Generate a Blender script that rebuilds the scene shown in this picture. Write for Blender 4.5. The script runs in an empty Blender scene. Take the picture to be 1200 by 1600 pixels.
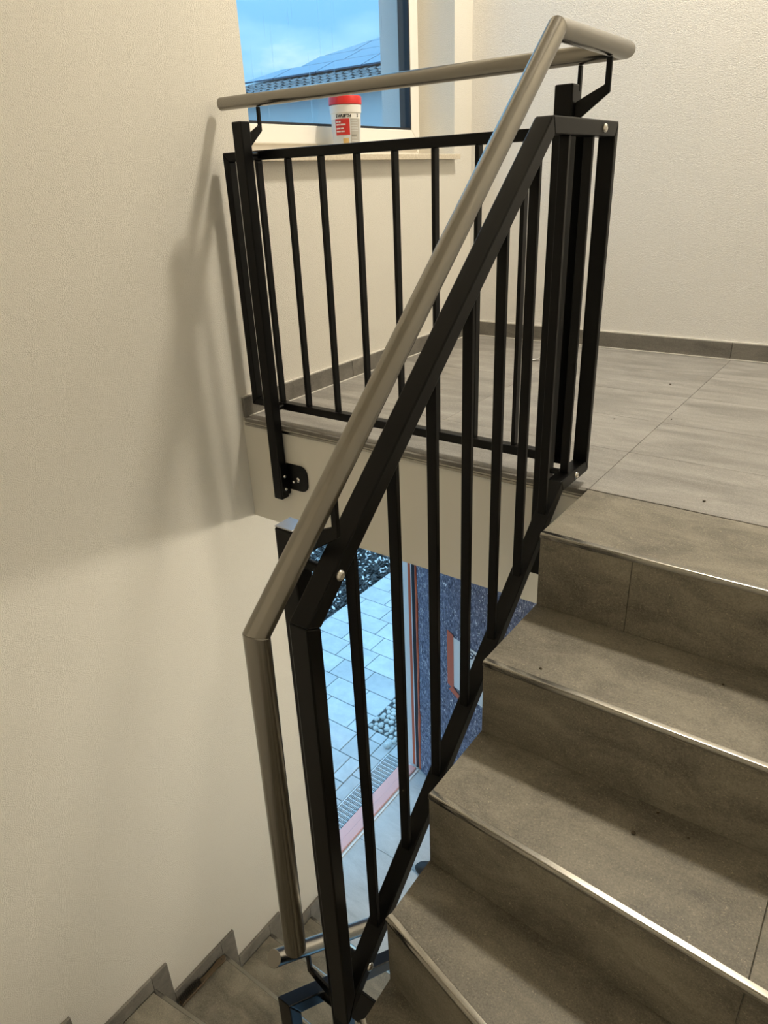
import bpy, bmesh, math, random
from mathutils import Vector, Matrix
random.seed(7)
sc = bpy.context.scene
COL = sc.collection

# ------------------------------------------------------------------ camera
RM = ((0.80827226, 0.58748717, -0.0394307),
      (0.22211222, -0.36623393, -0.9036254),
      (-0.54530919, 0.72161731, -0.4265048))
CAM_POS = (1.735468, -1.537482, 0.70)
cd = bpy.data.cameras.new('camera')
cam = bpy.data.objects.new('camera', cd)
COL.objects.link(cam)
cam.matrix_world = Matrix(((RM[0][0], -RM[1][0], -RM[2][0], CAM_POS[0]),
                           (RM[0][1], -RM[1][1], -RM[2][1], CAM_POS[1]),
                           (RM[0][2], -RM[1][2], -RM[2][2], CAM_POS[2]),
                           (0, 0, 0, 1)))
cd.sensor_fit = 'VERTICAL'
cd.sensor_height = 24.0
cd.sensor_width = 18.0
cd.lens = 1102.66 / 1600.0 * 24.0
cd.clip_start = 0.02
cd.clip_end = 300
sc.camera = cam

# ------------------------------------------------------------------ view
vs = sc.view_settings
vs.view_transform = 'Standard'
vs.look = 'None'
vs.gamma = 1.0
vs.use_curve_mapping = False
vs.exposure = 0.0
sc.cycles.max_bounces = 10
sc.cycles.diffuse_bounces = 6
sc.cycles.glossy_bounces = 5
sc.cycles.transmission_bounces = 6
sc.cycles.caustics_reflective = False
sc.cycles.caustics_refractive = False
sc.cycles.sample_clamp_indirect = 6.0

# ------------------------------------------------------------------ sky: broken cloud over blue, brighter towards the zenith
world = bpy.data.worlds.new('sky')
sc.world = world
world.use_nodes = True
wn = world.node_tree.nodes
wl = world.node_tree.links
wn.clear()
w_out = wn.new('ShaderNodeOutputWorld')
w_bg = wn.new('ShaderNodeBackground')
w_tc = wn.new('ShaderNodeTexCoord')
w_map = wn.new('ShaderNodeMapping')
w_map.inputs['Scale'].default_value = (1.0, 1.0, 2.6)
w_map.inputs['Location'].default_value = (5.3, 0.85, 0.5)
w_no = wn.new('ShaderNodeTexNoise')
w_no.inputs['Scale'].default_value = 3.2
w_no.inputs['Detail'].default_value = 6.0
w_no.inputs['Roughness'].default_value = 0.5
w_ramp = wn.new('ShaderNodeValToRGB')
w_ramp.color_ramp.elements[0].position = 0.46
w_ramp.color_ramp.elements[0].color = (0.21, 0.54, 0.91, 1)
w_ramp.color_ramp.elements[1].position = 0.66
w_ramp.color_ramp.elements[1].color = (0.80, 0.99, 1.0, 1)
w_mid = w_ramp.color_ramp.elements.new(0.56)
w_mid.color = (0.34, 0.68, 0.98, 1)
w_sep = wn.new('ShaderNodeSeparateXYZ')
w_mr = wn.new('ShaderNodeMapRange')
w_mr.inputs['From Min'].default_value = 0.0
w_mr.inputs['From Max'].default_value = 1.0
w_mr.inputs['To Min'].default_value = 1.0
w_mr.inputs['To Max'].default_value = 3.1
wl.new(w_tc.outputs['Generated'], w_map.inputs['Vector'])
wl.new(w_map.outputs['Vector'], w_no.inputs['Vector'])
wl.new(w_no.outputs['Fac'], w_ramp.inputs['Fac'])
wl.new(w_tc.outputs['Generated'], w_sep.inputs['Vector'])
wl.new(w_sep.outputs['Z'], w_mr.inputs['Value'])
wl.new(w_mr.outputs['Result'], w_bg.inputs['Strength'])
wl.new(w_ramp.outputs['Color'], w_bg.inputs['Color'])
wl.new(w_bg.outputs['Background'], w_out.inputs['Surface'])

LAMP_UP = (1.30, 1.01, 3.12)       # ceiling lamp over the upper landing
LAMP_UP_W = 78.0
LAMP_LOW = (1.95, 0.70, -0.48)     # ceiling lamp under the landing slab
LAMP_LOW_W = 51.0
LAMP_COL = (1.0, 0.915, 0.755)

# ------------------------------------------------------------------ helpers
def mesh_obj(name, verts, faces, mat, parent=None, smooth=False, bevel=0.0, seg=2, loc=None, angle=None):
    me = bpy.data.meshes.new(name)
    me.from_pydata([tuple(v) for v in verts], [], faces)
    bm = bmesh.new(); bm.from_mesh(me)
    bmesh.ops.recalc_face_normals(bm, faces=bm.faces[:])
    bm.to_mesh(me); bm.free()
    return obj(name, me, mat, parent, smooth, bevel, seg, loc, angle)

def obj(name, me, mat, parent=None, smooth=False, bevel=0.0, seg=2, loc=None, angle=None):
    o = bpy.data.objects.new(name, me)
    COL.objects.link(o)
    if mat is not None and len(me.materials) == 0:
        me.materials.append(mat)
    if smooth:
        for p in me.polygons:
            p.use_smooth = True
        if angle:
            me.set_sharp_from_angle(angle=math.radians(angle))
    if parent is not None:
        o.parent = parent
        o.matrix_parent_inverse = Matrix.Identity(4)
        pl = parent_loc(parent)
        if loc is None:
            o.location = -pl
        else:
            o.location = Vector(loc) - pl
    elif loc is not None:
        o.location = loc
    if bevel:
        b = o.modifiers.new('bevel', 'BEVEL')
        b.width = bevel; b.segments = seg; b.limit_method = 'ANGLE'; b.angle_limit = math.radians(35)
        b.harden_normals = False
    return o

def parent_loc(p):
    v = Vector(p.location)
    while p.parent is not None:
        p = p.parent
        v += Vector(p.location)
    return v

def empty(name, loc=(0, 0, 0)):
    o = bpy.data.objects.new(name, None)
    o.empty_display_size = 0.1
    COL.objects.link(o)
    o.location = loc
    return o

def tag(o, label=None, cat=None, group=None, kind=None):
    if label: o['label'] = label
    if cat: o['category'] = cat
    if group: o['group'] = group
    if kind: o['kind'] = kind
    return o

def vbox(a, b):
    x0, y0, z0 = a; x1, y1, z1 = b
    v = [(x0, y0, z0), (x1, y0, z0), (x1, y1, z0), (x0, y1, z0), (x0, y0, z1), (x1, y0, z1), (x1, y1, z1), (x0, y1, z1)]
    f = [(0, 3, 2, 1), (4, 5, 6, 7), (0, 1, 5, 4), (1, 2, 6, 5), (2, 3, 7, 6), (3, 0, 4, 7)]
    return v, f

def box(name, a, b, mat, parent=None, bevel=0.0, seg=2):
    v, f = vbox(a, b)
    return mesh_obj(name, v, f, mat, parent, bevel=bevel, seg=seg)

def join(parts):
    V, Fc = [], []
    for v, f in parts:
        n = len(V); V += list(v); Fc += [tuple(i + n for i in q) for q in f]
    return V, Fc

def prism(poly, axis, lo, hi):
    """poly of 2D points in the two other axes (cyclic order), extruded along axis."""
    def mk(p, h):
        if axis == 0: return (h, p[0], p[1])
        if axis == 1: return (p[0], h, p[1])
        return (p[0], p[1], h)
    n = len(poly)
    v = [mk(p, lo) for p in poly] + [mk(p, hi) for p in poly]
    f = [tuple(range(n)), tuple(range(2 * n - 1, n - 1, -1))]
    for i in range(n):
        j = (i + 1) % n
        f.append((i, j, n + j, n + i))
    return v, f

def mitre_segments(pts, t, closed):
    """planar polyline -> list of quads (a_left, b_left, b_right, a_right) with mitred joints, width t"""
    P2 = [Vector(p) for p in pts]
    n = len(P2)
    def direction(i, j): return (P2[j] - P2[i]).normalized()
    L, Rr = [], []
    for i in range(n):
        if closed or 0 < i < n - 1:
            d0 = direction((i - 1) % n, i); d1 = direction(i, (i + 1) % n)
        elif i == 0:
            d0 = d1 = direction(0, 1)
        else:
            d0 = d1 = direction(n - 2, n - 1)
        n0 = Vector((-d0.y, d0.x)); n1 = Vector((-d1.y, d1.x))
        m = (n0 + n1)
        m = m / (1.0 + n0.dot(n1))
        L.append(P2[i] + m * (t / 2)); Rr.append(P2[i] - m * (t / 2))
    segs = []
    for i in range(n if closed else n - 1):
        j = (i + 1) % n
        segs.append([L[i], L[j], Rr[j], Rr[i]])
    return segs

def tube(name, pts, r, mat, parent=None, n=28, caps=True):
    """one straight tube segment list joined with mitres -> returns list of (verts, faces) per segment"""
    P3 = [Vector(p) for p in pts]
    rings = []
    m = len(P3)
    dirs = [(P3[i + 1] - P3[i]).normalized() for i in range(m - 1)]
    up = Vector((0.13, 0.21, 0.97)).normalized()
    segs = []
    for i in range(m - 1):
        d = dirs[i]
        a = d.cross(up)
        if a.length < 0.05: a = d.cross(Vector((1, 0, 0)))
        a.normalize(); b = d.cross(a)
        ring0, ring1 = [], []
        for k in range(n):
            th = 2 * math.pi * k / n
            off = a * math.cos(th) * r + b * math.sin(th) * r
            def hit(idx):
                p = P3[idx]
                if 0 < idx < m - 1:
                    nn = (dirs[idx - 1] + dirs[idx]).normalized()
                else:
                    nn = d
                q = p + off
                tt = (p - q).dot(nn) / d.dot(nn)
                return q + d * tt
            ring0.append(hit(i)); ring1.append(hit(i + 1))
        v = ring0 + ring1
        f = [(k, (k + 1) % n, n + (k + 1) % n, n + k) for k in range(n)]
        if caps:
            f.append(tuple(range(n - 1, -1, -1))); f.append(tuple(range(n, 2 * n)))
        segs.append((v, f))
    return segs

def rod(a, b, r, n=14):
    return tube('', [a, b], r, None, n=n)[0]

def lathe(profile, n=40, center=(0, 0, 0)):
    v, f = [], []
    m = len(profile)
    for k in range(n):
        th = 2 * math.pi * k / n
        for (r, z) in profile:
            v.append((center[0] + r * math.cos(th), center[1] + r * math.sin(th), center[2] + z))
    for k in range(n):
        k2 = (k + 1) % n
        for i in range(m - 1):
            f.append((k * m + i, k2 * m + i, k2 * m + i + 1, k * m + i + 1))
    return v, f

def clip_poly(poly, axis, val, keep_less):
    out = []
    n = len(poly)
    for i in range(n):
        p, q = poly[i], poly[(i + 1) % n]
        dp = p[axis] - val; dq = q[axis] - val
        if not keep_less: dp, dq = -dp, -dq
        if dp <= 0: out.append(p)
        if (dp < 0 < dq) or (dq < 0 < dp):
            t = dp / (dp - dq)
            out.append(tuple(p[i2] + (q[i2] - p[i2]) * t for i2 in range(2)))
    return out

def inset(poly, d):
    """shrink a convex polygon by d"""
    a = sum(poly[i][0] * poly[(i + 1) % len(poly)][1] - poly[(i + 1) % len(poly)][0] * poly[i][1] for i in range(len(poly)))
    P2 = [Vector(p) for p in (poly if a > 0 else poly[::-1])]
    n = len(P2); out = []
    for i in range(n):
        d0 = (P2[i] - P2[i - 1]).normalized(); d1 = (P2[(i + 1) % n] - P2[i]).normalized()
        n0 = Vector((-d0.y, d0.x)); n1 = Vector((-d1.y, d1.x))
        m = (n0 + n1) / (1.0 + n0.dot(n1))
        out.append(tuple(P2[i] + m * d))
    return out

# ------------------------------------------------------------------ materials
def new_mat(name):
    m = bpy.data.materials.new(name)
    m.use_nodes = True
    nt = m.node_tree
    b = nt.nodes['Principled BSDF']
    return m, nt, b

def N(nt, t, **kw):
    n = nt.nodes.new(t)
    for k, v in kw.items():
        n.inputs[k.replace('_', ' ')].default_value = v
    return n

def plain(name, col, rough=0.5, metal=0.0, spec=0.5, bump=0.0, bscale=200.0):
    m, nt, b = new_mat(name)
    b.inputs['Base Color'].default_value = (*col, 1)
    b.inputs['Roughness'].default_value = rough
    b.inputs['Metallic'].default_value = metal
    b.inputs['Specular IOR Level'].default_value = spec
    tc = N(nt, 'ShaderNodeTexCoord')
    no = N(nt, 'ShaderNodeTexNoise', Scale=bscale, Detail=3.0)
    nt.links.new(tc.outputs['Object'], no.inputs['Vector'])
    mr = N(nt, 'ShaderNodeMapRange')
    mr.inputs['To Min'].default_value = max(0.02, rough - 0.06)
    mr.inputs['To Max'].default_value = min(1.0, rough + 0.06)
    nt.links.new(no.outputs['Fac'], mr.inputs['Value'])
    nt.links.new(mr.outputs['Result'], b.inputs['Roughness'])
    if bump:
        bp = N(nt, 'ShaderNodeBump', Strength=bump, Distance=0.002)
        nt.links.new(no.outputs['Fac'], bp.inputs['Height'])
        nt.links.new(bp.outputs['Normal'], b.inputs['Normal'])
    return m

def plaster(name, col, grain=230.0, strength=0.655, dist=0.004):
    m, nt, b = new_mat(name)
    b.inputs['Roughness'].default_value = 0.92
    b.inputs['Specular IOR Level'].default_value = 0.15
    tc = N(nt, 'ShaderNodeTexCoord')
    no = N(nt, 'ShaderNodeTexNoise', Scale=grain, Detail=5.0, Roughness=0.68)
    n2 = N(nt, 'ShaderNodeTexNoise', Scale=grain * 1.7, Detail=1.0, Roughness=0.5)
    ad = N(nt, 'ShaderNodeMath'); ad.operation = 'ADD'
    nt.links.new(tc.outputs['Object'], no.inputs['Vector'])
    nt.links.new(tc.outputs['Object'], n2.inputs['Vector'])
    nt.links.new(no.outputs['Fac'], ad.inputs[0]); nt.links.new(n2.outputs['Fac'], ad.inputs[1])
    bp = N(nt, 'ShaderNodeBump', Strength=strength, Distance=dist)
    nt.links.new(ad.outputs[0], bp.inputs['Height'])
    nt.links.new(bp.outputs['Normal'], b.inputs['Normal'])
    big = N(nt, 'ShaderNodeTexNoise', Scale=2.2, Detail=3.0)
    nt.links.new(tc.outputs['Object'], big.inputs['Vector'])
    mx = N(nt, 'ShaderNodeMix'); mx.data_type = 'RGBA'
    mx.inputs[6].default_value = (*col, 1)
    mx.inputs[7].default_value = (col[0] * .95, col[1] * .95, col[2] * .94, 1)
    nt.links.new(big.outputs['Fac'], mx.inputs[0])
    nt.links.new(mx.outputs[2], b.inputs['Base Color'])
    return m

def stone_tile(name, dark, light, streak=(1.0, 3.0, 3.0), rough=0.5, fleck=0.45):
    """fine concrete-look porcelain tile: soft streaks, fine grain, pale flecks"""
    m, nt, b = new_mat(name)
    tc = N(nt, 'ShaderNodeTexCoord')
    oi = N(nt, 'ShaderNodeObjectInfo')
    off = N(nt, 'ShaderNodeVectorMath'); off.operation = 'ADD'
    sc3 = N(nt, 'ShaderNodeVectorMath'); sc3.operation = 'SCALE'
    cmb = N(nt, 'ShaderNodeCombineXYZ')
    for i in range(3): nt.links.new(oi.outputs['Random'], cmb.inputs[i])
    nt.links.new(cmb.outputs[0], sc3.inputs[0]); sc3.inputs['Scale'].default_value = 17.0
    nt.links.new(tc.outputs['Object'], off.inputs[0]); nt.links.new(sc3.outputs[0], off.inputs[1])
    mp = N(nt, 'ShaderNodeMapping'); mp.inputs['Scale'].default_value = streak
    nt.links.new(off.outputs[0], mp.inputs['Vector'])
    n1 = N(nt, 'ShaderNodeTexNoise', Scale=4.5, Detail=7.0, Roughness=0.62, Distortion=0.6)
    nt.links.new(mp.outputs[0], n1.inputs['Vector'])
    n2 = N(nt, 'ShaderNodeTexNoise', Scale=300.0, Detail=3.0, Roughness=0.7)
    nt.links.new(off.outputs[0], n2.inputs['Vector'])
    mx = N(nt, 'ShaderNodeMix')
    mx.data_type = 'FLOAT'; mx.inputs[0].default_value = 0.42
    nt.links.new(n1.outputs['Fac'], mx.inputs[2]); nt.links.new(n2.outputs['Fac'], mx.inputs[3])
    rp = N(nt, 'ShaderNodeValToRGB')
    rp.color_ramp.elements[0].position = 0.38; rp.color_ramp.elements[0].color = (*dark, 1)
    rp.color_ramp.elements[1].position = 0.64; rp.color_ramp.elements[1].color = (*light, 1)
    nt.links.new(mx.outputs[0], rp.inputs['Fac'])
    vo = N(nt, 'ShaderNodeTexNoise', Scale=210.0, Detail=2.0, Roughness=0.8, Distortion=1.6)
    nt.links.new(off.outputs[0], vo.inputs['Vector'])
    fr = N(nt, 'ShaderNodeValToRGB')
    fr.color_ramp.elements[0].position = 0.61; fr.color_ramp.elements[0].color = (0, 0, 0, 1)
    fr.color_ramp.elements[1].position = 0.72; fr.color_ramp.elements[1].color = (fleck, fleck, fleck, 1)
    nt.links.new(vo.outputs['Fac'], fr.inputs['Fac'])
    fm = N(nt, 'ShaderNodeMix'); fm.data_type = 'RGBA'
    nt.links.new(fr.outputs['Color'], fm.inputs[0])
    nt.links.new(rp.outputs['Color'], fm.inputs[6])
    fm.inputs[7].default_value = (min(1, light[0] * 1.7), min(1, light[1] * 1.65), min(1, light[2] * 1.5), 1)
    vr = N(nt, 'ShaderNodeMapRange'); vr.inputs['To Min'].default_value = 0.93; vr.inputs['To Max'].default_value = 1.06
    nt.links.new(oi.outputs['Random'], vr.inputs['Value'])
    hs = N(nt, 'ShaderNodeHueSaturation')
    nt.links.new(vr.outputs[0], hs.inputs['Value']); nt.links.new(fm.outputs[2], hs.inputs['Color'])
    nt.links.new(hs.outputs['Color'], b.inputs['Base Color'])
    rr = N(nt, 'ShaderNodeMapRange'); rr.inputs['To Min'].default_value = rough - 0.08; rr.inputs['To Max'].default_value = rough + 0.12
    nt.links.new(n1.outputs['Fac'], rr.inputs['Value']); nt.links.new(rr.outputs[0], b.inputs['Roughness'])
    b.inputs['Specular IOR Level'].default_value = 0.4
    bp = N(nt, 'ShaderNodeBump', Strength=0.12, Distance=0.001)
    nt.links.new(n2.outputs['Fac'], bp.inputs['Height']); nt.links.new(bp.outputs['Normal'], b.inputs['Normal'])
    return m

def brushed(name, col, rough=0.3, axis=0):
    m, nt, b = new_mat(name)
    b.inputs['Metallic'].default_value = 1.0
    tc = N(nt, 'ShaderNodeTexCoord')
    no = N(nt, 'ShaderNodeTexNoise', Scale=260.0, Detail=3.0, Roughness=0.7)
    nt.links.new(tc.outputs['Object'], no.inputs['Vector'])
    mr = N(nt, 'ShaderNodeMapRange'); mr.inputs['To Min'].default_value = rough - 0.012; mr.inputs['To Max'].default_value = rough + 0.012
    nt.links.new(no.outputs['Fac'], mr.inputs['Value']); nt.links.new(mr.outputs[0], b.inputs['Roughness'])
    b.inputs['Base Color'].default_value = (*col, 1)
    return m

def fleece_mat():
    m, nt, b = new_mat('felt fleece')
    b.inputs['Roughness'].default_value = 0.9
    tc = N(nt, 'ShaderNodeTexCoord')
    mp = N(nt, 'ShaderNodeMapping'); mp.inputs['Scale'].default_value = (1, 1, 0.55)
    nt.links.new(tc.outputs['Object'], mp.inputs['Vector'])
    n1 = N(nt, 'ShaderNodeTexNoise', Scale=70.0, Detail=5.0, Roughness=0.75)
    nt.links.new(mp.outputs[0], n1.inputs['Vector'])
    r1 = N(nt, 'ShaderNodeValToRGB')
    r1.color_ramp.elements[0].position = 0.36; r1.color_ramp.elements[0].color = (0.05, 0.055, 0.09, 1)
    r1.color_ramp.elements[1].position = 0.68; r1.color_ramp.elements[1].color = (0.28, 0.295, 0.41, 1)
    nt.links.new(n1.outputs['Fac'], r1.inputs['Fac'])
    n2 = N(nt, 'ShaderNodeTexNoise', Scale=60.0, Detail=2.0, Roughness=0.9, Distortion=2.4)
    mp2 = N(nt, 'ShaderNodeMapping'); mp2.inputs['Scale'].default_value = (1, 1, 0.33); mp2.inputs['Rotation'].default_value = (0, 0.35, 0)
    nt.links.new(tc.outputs['Object'], mp2.inputs['Vector'])
    nt.links.new(mp2.outputs[0], n2.inputs['Vector'])
    r2 = N(nt, 'ShaderNodeValToRGB')
    r2.color_ramp.elements[0].position = 0.60; r2.color_ramp.elements[0].color = (0, 0, 0, 1)
    r2.color_ramp.elements[1].position = 0.66; r2.color_ramp.elements[1].color = (1, 1, 1, 1)
    nt.links.new(n2.outputs['Fac'], r2.inputs['Fac'])
    mx = N(nt, 'ShaderNodeMix'); mx.data_type = 'RGBA'
    nt.links.new(r2.outputs['Color'], mx.inputs[0]); nt.links.new(r1.outputs['Color'], mx.inputs[6])
    mx.inputs[7].default_value = (0.85, 0.86, 0.9, 1)
    nt.links.new(mx.outputs[2], b.inputs['Base Color'])
    bp = N(nt, 'ShaderNodeBump', Strength=0.6, Distance=0.004)
    nt.links.new(n1.outputs['Fac'], bp.inputs['Height']); nt.links.new(bp.outputs['Normal'], b.inputs['Normal'])
    return m

def glass_mat():
    """clear pane with dried rain streaks"""
    m, nt, b = new_mat('window glass')
    out = nt.nodes['Material Output']
    nt.nodes.remove(b)
    tr = N(nt, 'ShaderNodeBsdfTransparent', Color=(0.93, 0.96, 0.97, 1))
    gl = N(nt, 'ShaderNodeBsdfGlossy', Roughness=0.02)
    lw = N(nt, 'ShaderNodeLayerWeight', Blend=0.5)
    pw = N(nt, 'ShaderNodeMath'); pw.operation = 'POWER'; pw.inputs[1].default_value = 4.0
    nt.links.new(lw.outputs['Facing'], pw.inputs[0])
    fr = N(nt, 'ShaderNodeMath'); fr.operation = 'MULTIPLY_ADD'; fr.inputs[1].default_value = 0.35; fr.inputs[2].default_value = 0.025
    nt.links.new(pw.outputs[0], fr.inputs[0])
    mx = N(nt, 'ShaderNodeMixShader')
    nt.links.new(fr.outputs[0], mx.inputs[0]); nt.links.new(tr.outputs[0], mx.inputs[1]); nt.links.new(gl.outputs[0], mx.inputs[2])
    tc = N(nt, 'ShaderNodeTexCoord')
    mp = N(nt, 'ShaderNodeMapping'); mp.inputs['Scale'].default_value = (1.0, 34.0, 1.3); mp.inputs['Location'].default_value = (0, 0.4, 0.2)
    nt.links.new(tc.outputs['Object'], mp.inputs['Vector'])
    no = N(nt, 'ShaderNodeTexNoise', Scale=1.6, Detail=3.0, Roughness=0.6)
    nt.links.new(mp.outputs[0], no.inputs['Vector'])
    rp = N(nt, 'ShaderNodeValToRGB')
    rp.color_ramp.elements[0].position = 0.66; rp.color_ramp.elements[0].color = (0, 0, 0, 1)
    rp.color_ramp.elements[1].position = 0.78; rp.color_ramp.elements[1].color = (0.5, 0.5, 0.5, 1)
    nt.links.new(no.outputs['Fac'], rp.inputs['Fac'])
    tl = N(nt, 'ShaderNodeBsdfTranslucent', Color=(0.8, 0.85, 0.88, 1))
    m2 = N(nt, 'ShaderNodeMixShader')
    nt.links.new(rp.outputs['Color'], m2.inputs[0]); nt.links.new(mx.outputs[0], m2.inputs[1]); nt.links.new(tl.outputs[0], m2.inputs[2])
    nt.links.new(m2.outputs[0], out.inputs['Surface'])
    return m

def speckled(name, a, bcol, scale, rough=0.8, lo=0.4, hi=0.6):
    m, nt, b = new_mat(name)
    b.inputs['Roughness'].default_value = rough
    tc = N(nt, 'ShaderNodeTexCoord'); oi = N(nt, 'ShaderNodeObjectInfo')
    ad = N(nt, 'ShaderNodeVectorMath'); ad.operation = 'ADD'
    cmb = N(nt, 'ShaderNodeCombineXYZ')
    for i in range(3): nt.links.new(oi.outputs['Random'], cmb.inputs[i])
    s3 = N(nt, 'ShaderNodeVectorMath'); s3.operation = 'SCALE'; s3.inputs['Scale'].default_value = 9.0
    nt.links.new(cmb.outputs[0], s3.inputs[0])
    nt.links.new(tc.outputs['Object'], ad.inputs[0]); nt.links.new(s3.outputs[0], ad.inputs[1])
    no = N(nt, 'ShaderNodeTexNoise', Scale=scale, Detail=5.0, Roughness=0.7)
    nt.links.new(ad.outputs[0], no.inputs['Vector'])
    rp = N(nt, 'ShaderNodeValToRGB')
    rp.color_ramp.elements[0].position = lo; rp.color_ramp.elements[0].color = (*a, 1)
    rp.color_ramp.elements[1].position = hi; rp.color_ramp.elements[1].color = (*bcol, 1)
    nt.links.new(no.outputs['Fac'], rp.inputs['Fac'])
    hs = N(nt, 'ShaderNodeHueSaturation')
    vr = N(nt, 'ShaderNodeMapRange'); vr.inputs['To Min'].default_value = 0.9; vr.inputs['To Max'].default_value = 1.1
    nt.links.new(oi.outputs['Random'], vr.inputs['Value']); nt.links.new(vr.outputs[0], hs.inputs['Value'])
    nt.links.new(rp.outputs['Color'], hs.inputs['Color']); nt.links.new(hs.outputs['Color'], b.inputs['Base Color'])
    bp = N(nt, 'ShaderNodeBump', Strength=0.2, Distance=0.002)
    nt.links.new(no.outputs['Fac'], bp.inputs['Height']); nt.links.new(bp.outputs['Normal'], b.inputs['Normal'])
    return m

M = {}
M['wall'] = plaster('cream plaster', (0.82, 0.785, 0.715), grain=250.0, strength=0.55, dist=0.006)
M['wall_back'] = plaster('white roughcast', (0.87, 0.85, 0.825), grain=230.0, strength=0.5, dist=0.006)
M['smooth'] = plaster('smooth white plaster', (0.74, 0.71, 0.64), grain=60.0, strength=0.08, dist=0.002)
M['ext'] = plaster('white exterior render', (0.80, 0.80, 0.80), grain=200.0, strength=0.4)
M['tile'] = stone_tile('grey porcelain tile', (0.175, 0.165, 0.150), (0.345, 0.328, 0.305), streak=(0.8, 3.4, 3.0))
M['hall'] = stone_tile('pale hall tile', (0.46, 0.46, 0.45), (0.64, 0.64, 0.63), rough=0.28, fleck=0.1)
M['tread'] = stone_tile('grey porcelain stair tile', (0.115, 0.103, 0.080), (0.30, 0.272, 0.217), streak=(1.4, 2.6, 2.6), fleck=0.75)
M['skirt'] = stone_tile('grey porcelain skirting', (0.125, 0.115, 0.10), (0.245, 0.228, 0.20), fleck=0.2)
M['grout'] = plain('grey grout', (0.24, 0.228, 0.205), 0.9, spec=0.2)
M['caulk'] = plain('white acrylic joint', (0.75, 0.72, 0.66), 0.7)
M['nose'] = brushed('steel nosing', (0.33, 0.315, 0.28), 0.20)
M['steel'] = brushed('brushed stainless steel', (0.255, 0.240, 0.212), 0.24)
M['black'] = plain('black powder coat', (0.0028, 0.0027, 0.0025), 0.36, spec=0.18, bump=0.06, bscale=900.0)
M['cap'] = plain('satin post cap', (0.42, 0.43, 0.46), 0.22, metal=0.85)
M['bolt'] = plain('zinc bolt', (0.72, 0.70, 0.66), 0.25, metal=1.0)
M['pvc'] = plain('white window plastic', (0.83, 0.80, 0.74), 0.35)
M['seal'] = plain('anthracite gasket', (0.018, 0.02, 0.026), 0.5)
M['glass'] = glass_mat()
M['sill'] = speckled('cream stone sill', (0.62, 0.54, 0.42), (0.74, 0.66, 0.53), 120.0, 0.4)
M['red'] = plain('red plastic', (0.62, 0.022, 0.02), 0.32)
M['tubwhite'] = plain('white tub plastic', (0.80, 0.78, 0.74), 0.4)
M['printred'] = plain('red print', (0.55, 0.025, 0.02), 0.45)
M['printgrey'] = plain('grey print', (0.42, 0.40, 0.36), 0.5)
M['printlight'] = plain('pale print', (0.62, 0.64, 0.66), 0.5)
M['printblack'] = plain('black print', (0.02, 0.02, 0.02), 0.5)
M['printwhite'] = plain('white print', (0.85, 0.83, 0.80), 0.5)
M['printblue'] = plain('blue print', (0.03, 0.16, 0.33), 0.45)
M['printtan'] = plain('tan print', (0.65, 0.42, 0.16), 0.5)
M['fleece'] = fleece_mat()
M['tape'] = plain('orange masking tape', (0.62, 0.13, 0.055), 0.45, bump=0.2, bscale=60.0)
M['film'] = plain('pink protective film', (0.80, 0.42, 0.38), 0.3, bump=0.3, bscale=40.0)
M['paper'] = plain('white paper', (0.82, 0.82, 0.82), 0.8)
M['ink'] = plain('pen ink', (0.03, 0.03, 0.06), 0.6)
M['paver'] = speckled('pale concrete paver', (0.50, 0.50, 0.50), (0.64, 0.64, 0.63), 9.0, 0.9, 0.35, 0.7)
M['soil'] = plain('dark joint sand', (0.10, 0.10, 0.10), 0.95, bump=0.4, bscale=120.0)
M['gravel'] = plain('grey grit', (0.22, 0.22, 0.21), 0.95, bump=0.5, bscale=90.0)
M['bark'] = speckled('bark chips', (0.015, 0.013, 0.012), (0.17, 0.15, 0.14), 22.0, 0.55, 0.45, 0.8)
M['barkglint'] = plain('pale chips painted as glints', (0.72, 0.70, 0.68), 0.45)  # bright glints on the mulch, put into the colour of some chips
M['pebble'] = speckled('grey pebble', (0.42, 0.42, 0.40), (0.70, 0.70, 0.66), 12.0, 0.5)
M['galv'] = plain('galvanised steel', (0.78, 0.79, 0.80), 0.4, metal=0.25)
M['dark'] = plain('dark void', (0.03, 0.03, 0.035), 0.8)
M['wood'] = plain('worn wood', (0.095, 0.065, 0.036), 0.6, bump=0.3, bscale=80.0)
M['wire'] = plain('dark wire', (0.03, 0.026, 0.02), 0.5)
M['crumb'] = plain('dry dirt', (0.07, 0.052, 0.03), 0.9)
M['roof'] = speckled('dark clay tile', (0.10, 0.10, 0.105), (0.26, 0.25, 0.25), 6.0, 0.55)
M['panel'] = plain('solar panel glass', (0.10, 0.16, 0.24), 0.12, spec=0.9)
M['panelframe'] = plain('panel frame', (0.05, 0.06, 0.08), 0.4)
M['lampwhite'] = plain('white lamp housing', (0.85, 0.85, 0.83), 0.4)
M['rubber'] = plain('black rubber', (0.014, 0.012, 0.011), 0.6)

RISE = 0.181
YB = 1.51          # inner face of the back wall
XR = 2.30          # inner face of the right wall
YF = -2.10         # inner face of the wall behind the camera
XS = 1.19          # open side of the upper flight
XI = 0.985         # open side of the lower flight
ZG = -15 * RISE    # entrance floor
ZC = 3.20          # ceiling
SLAB = 0.36
WY0, WY1, WZ0, WZ1 = 0.175, 1.365, 0.763, 2.10     # window opening
DY0, DY1, DZ1 = 0.20, 1.25, -0.58                  # entrance door opening

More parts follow.
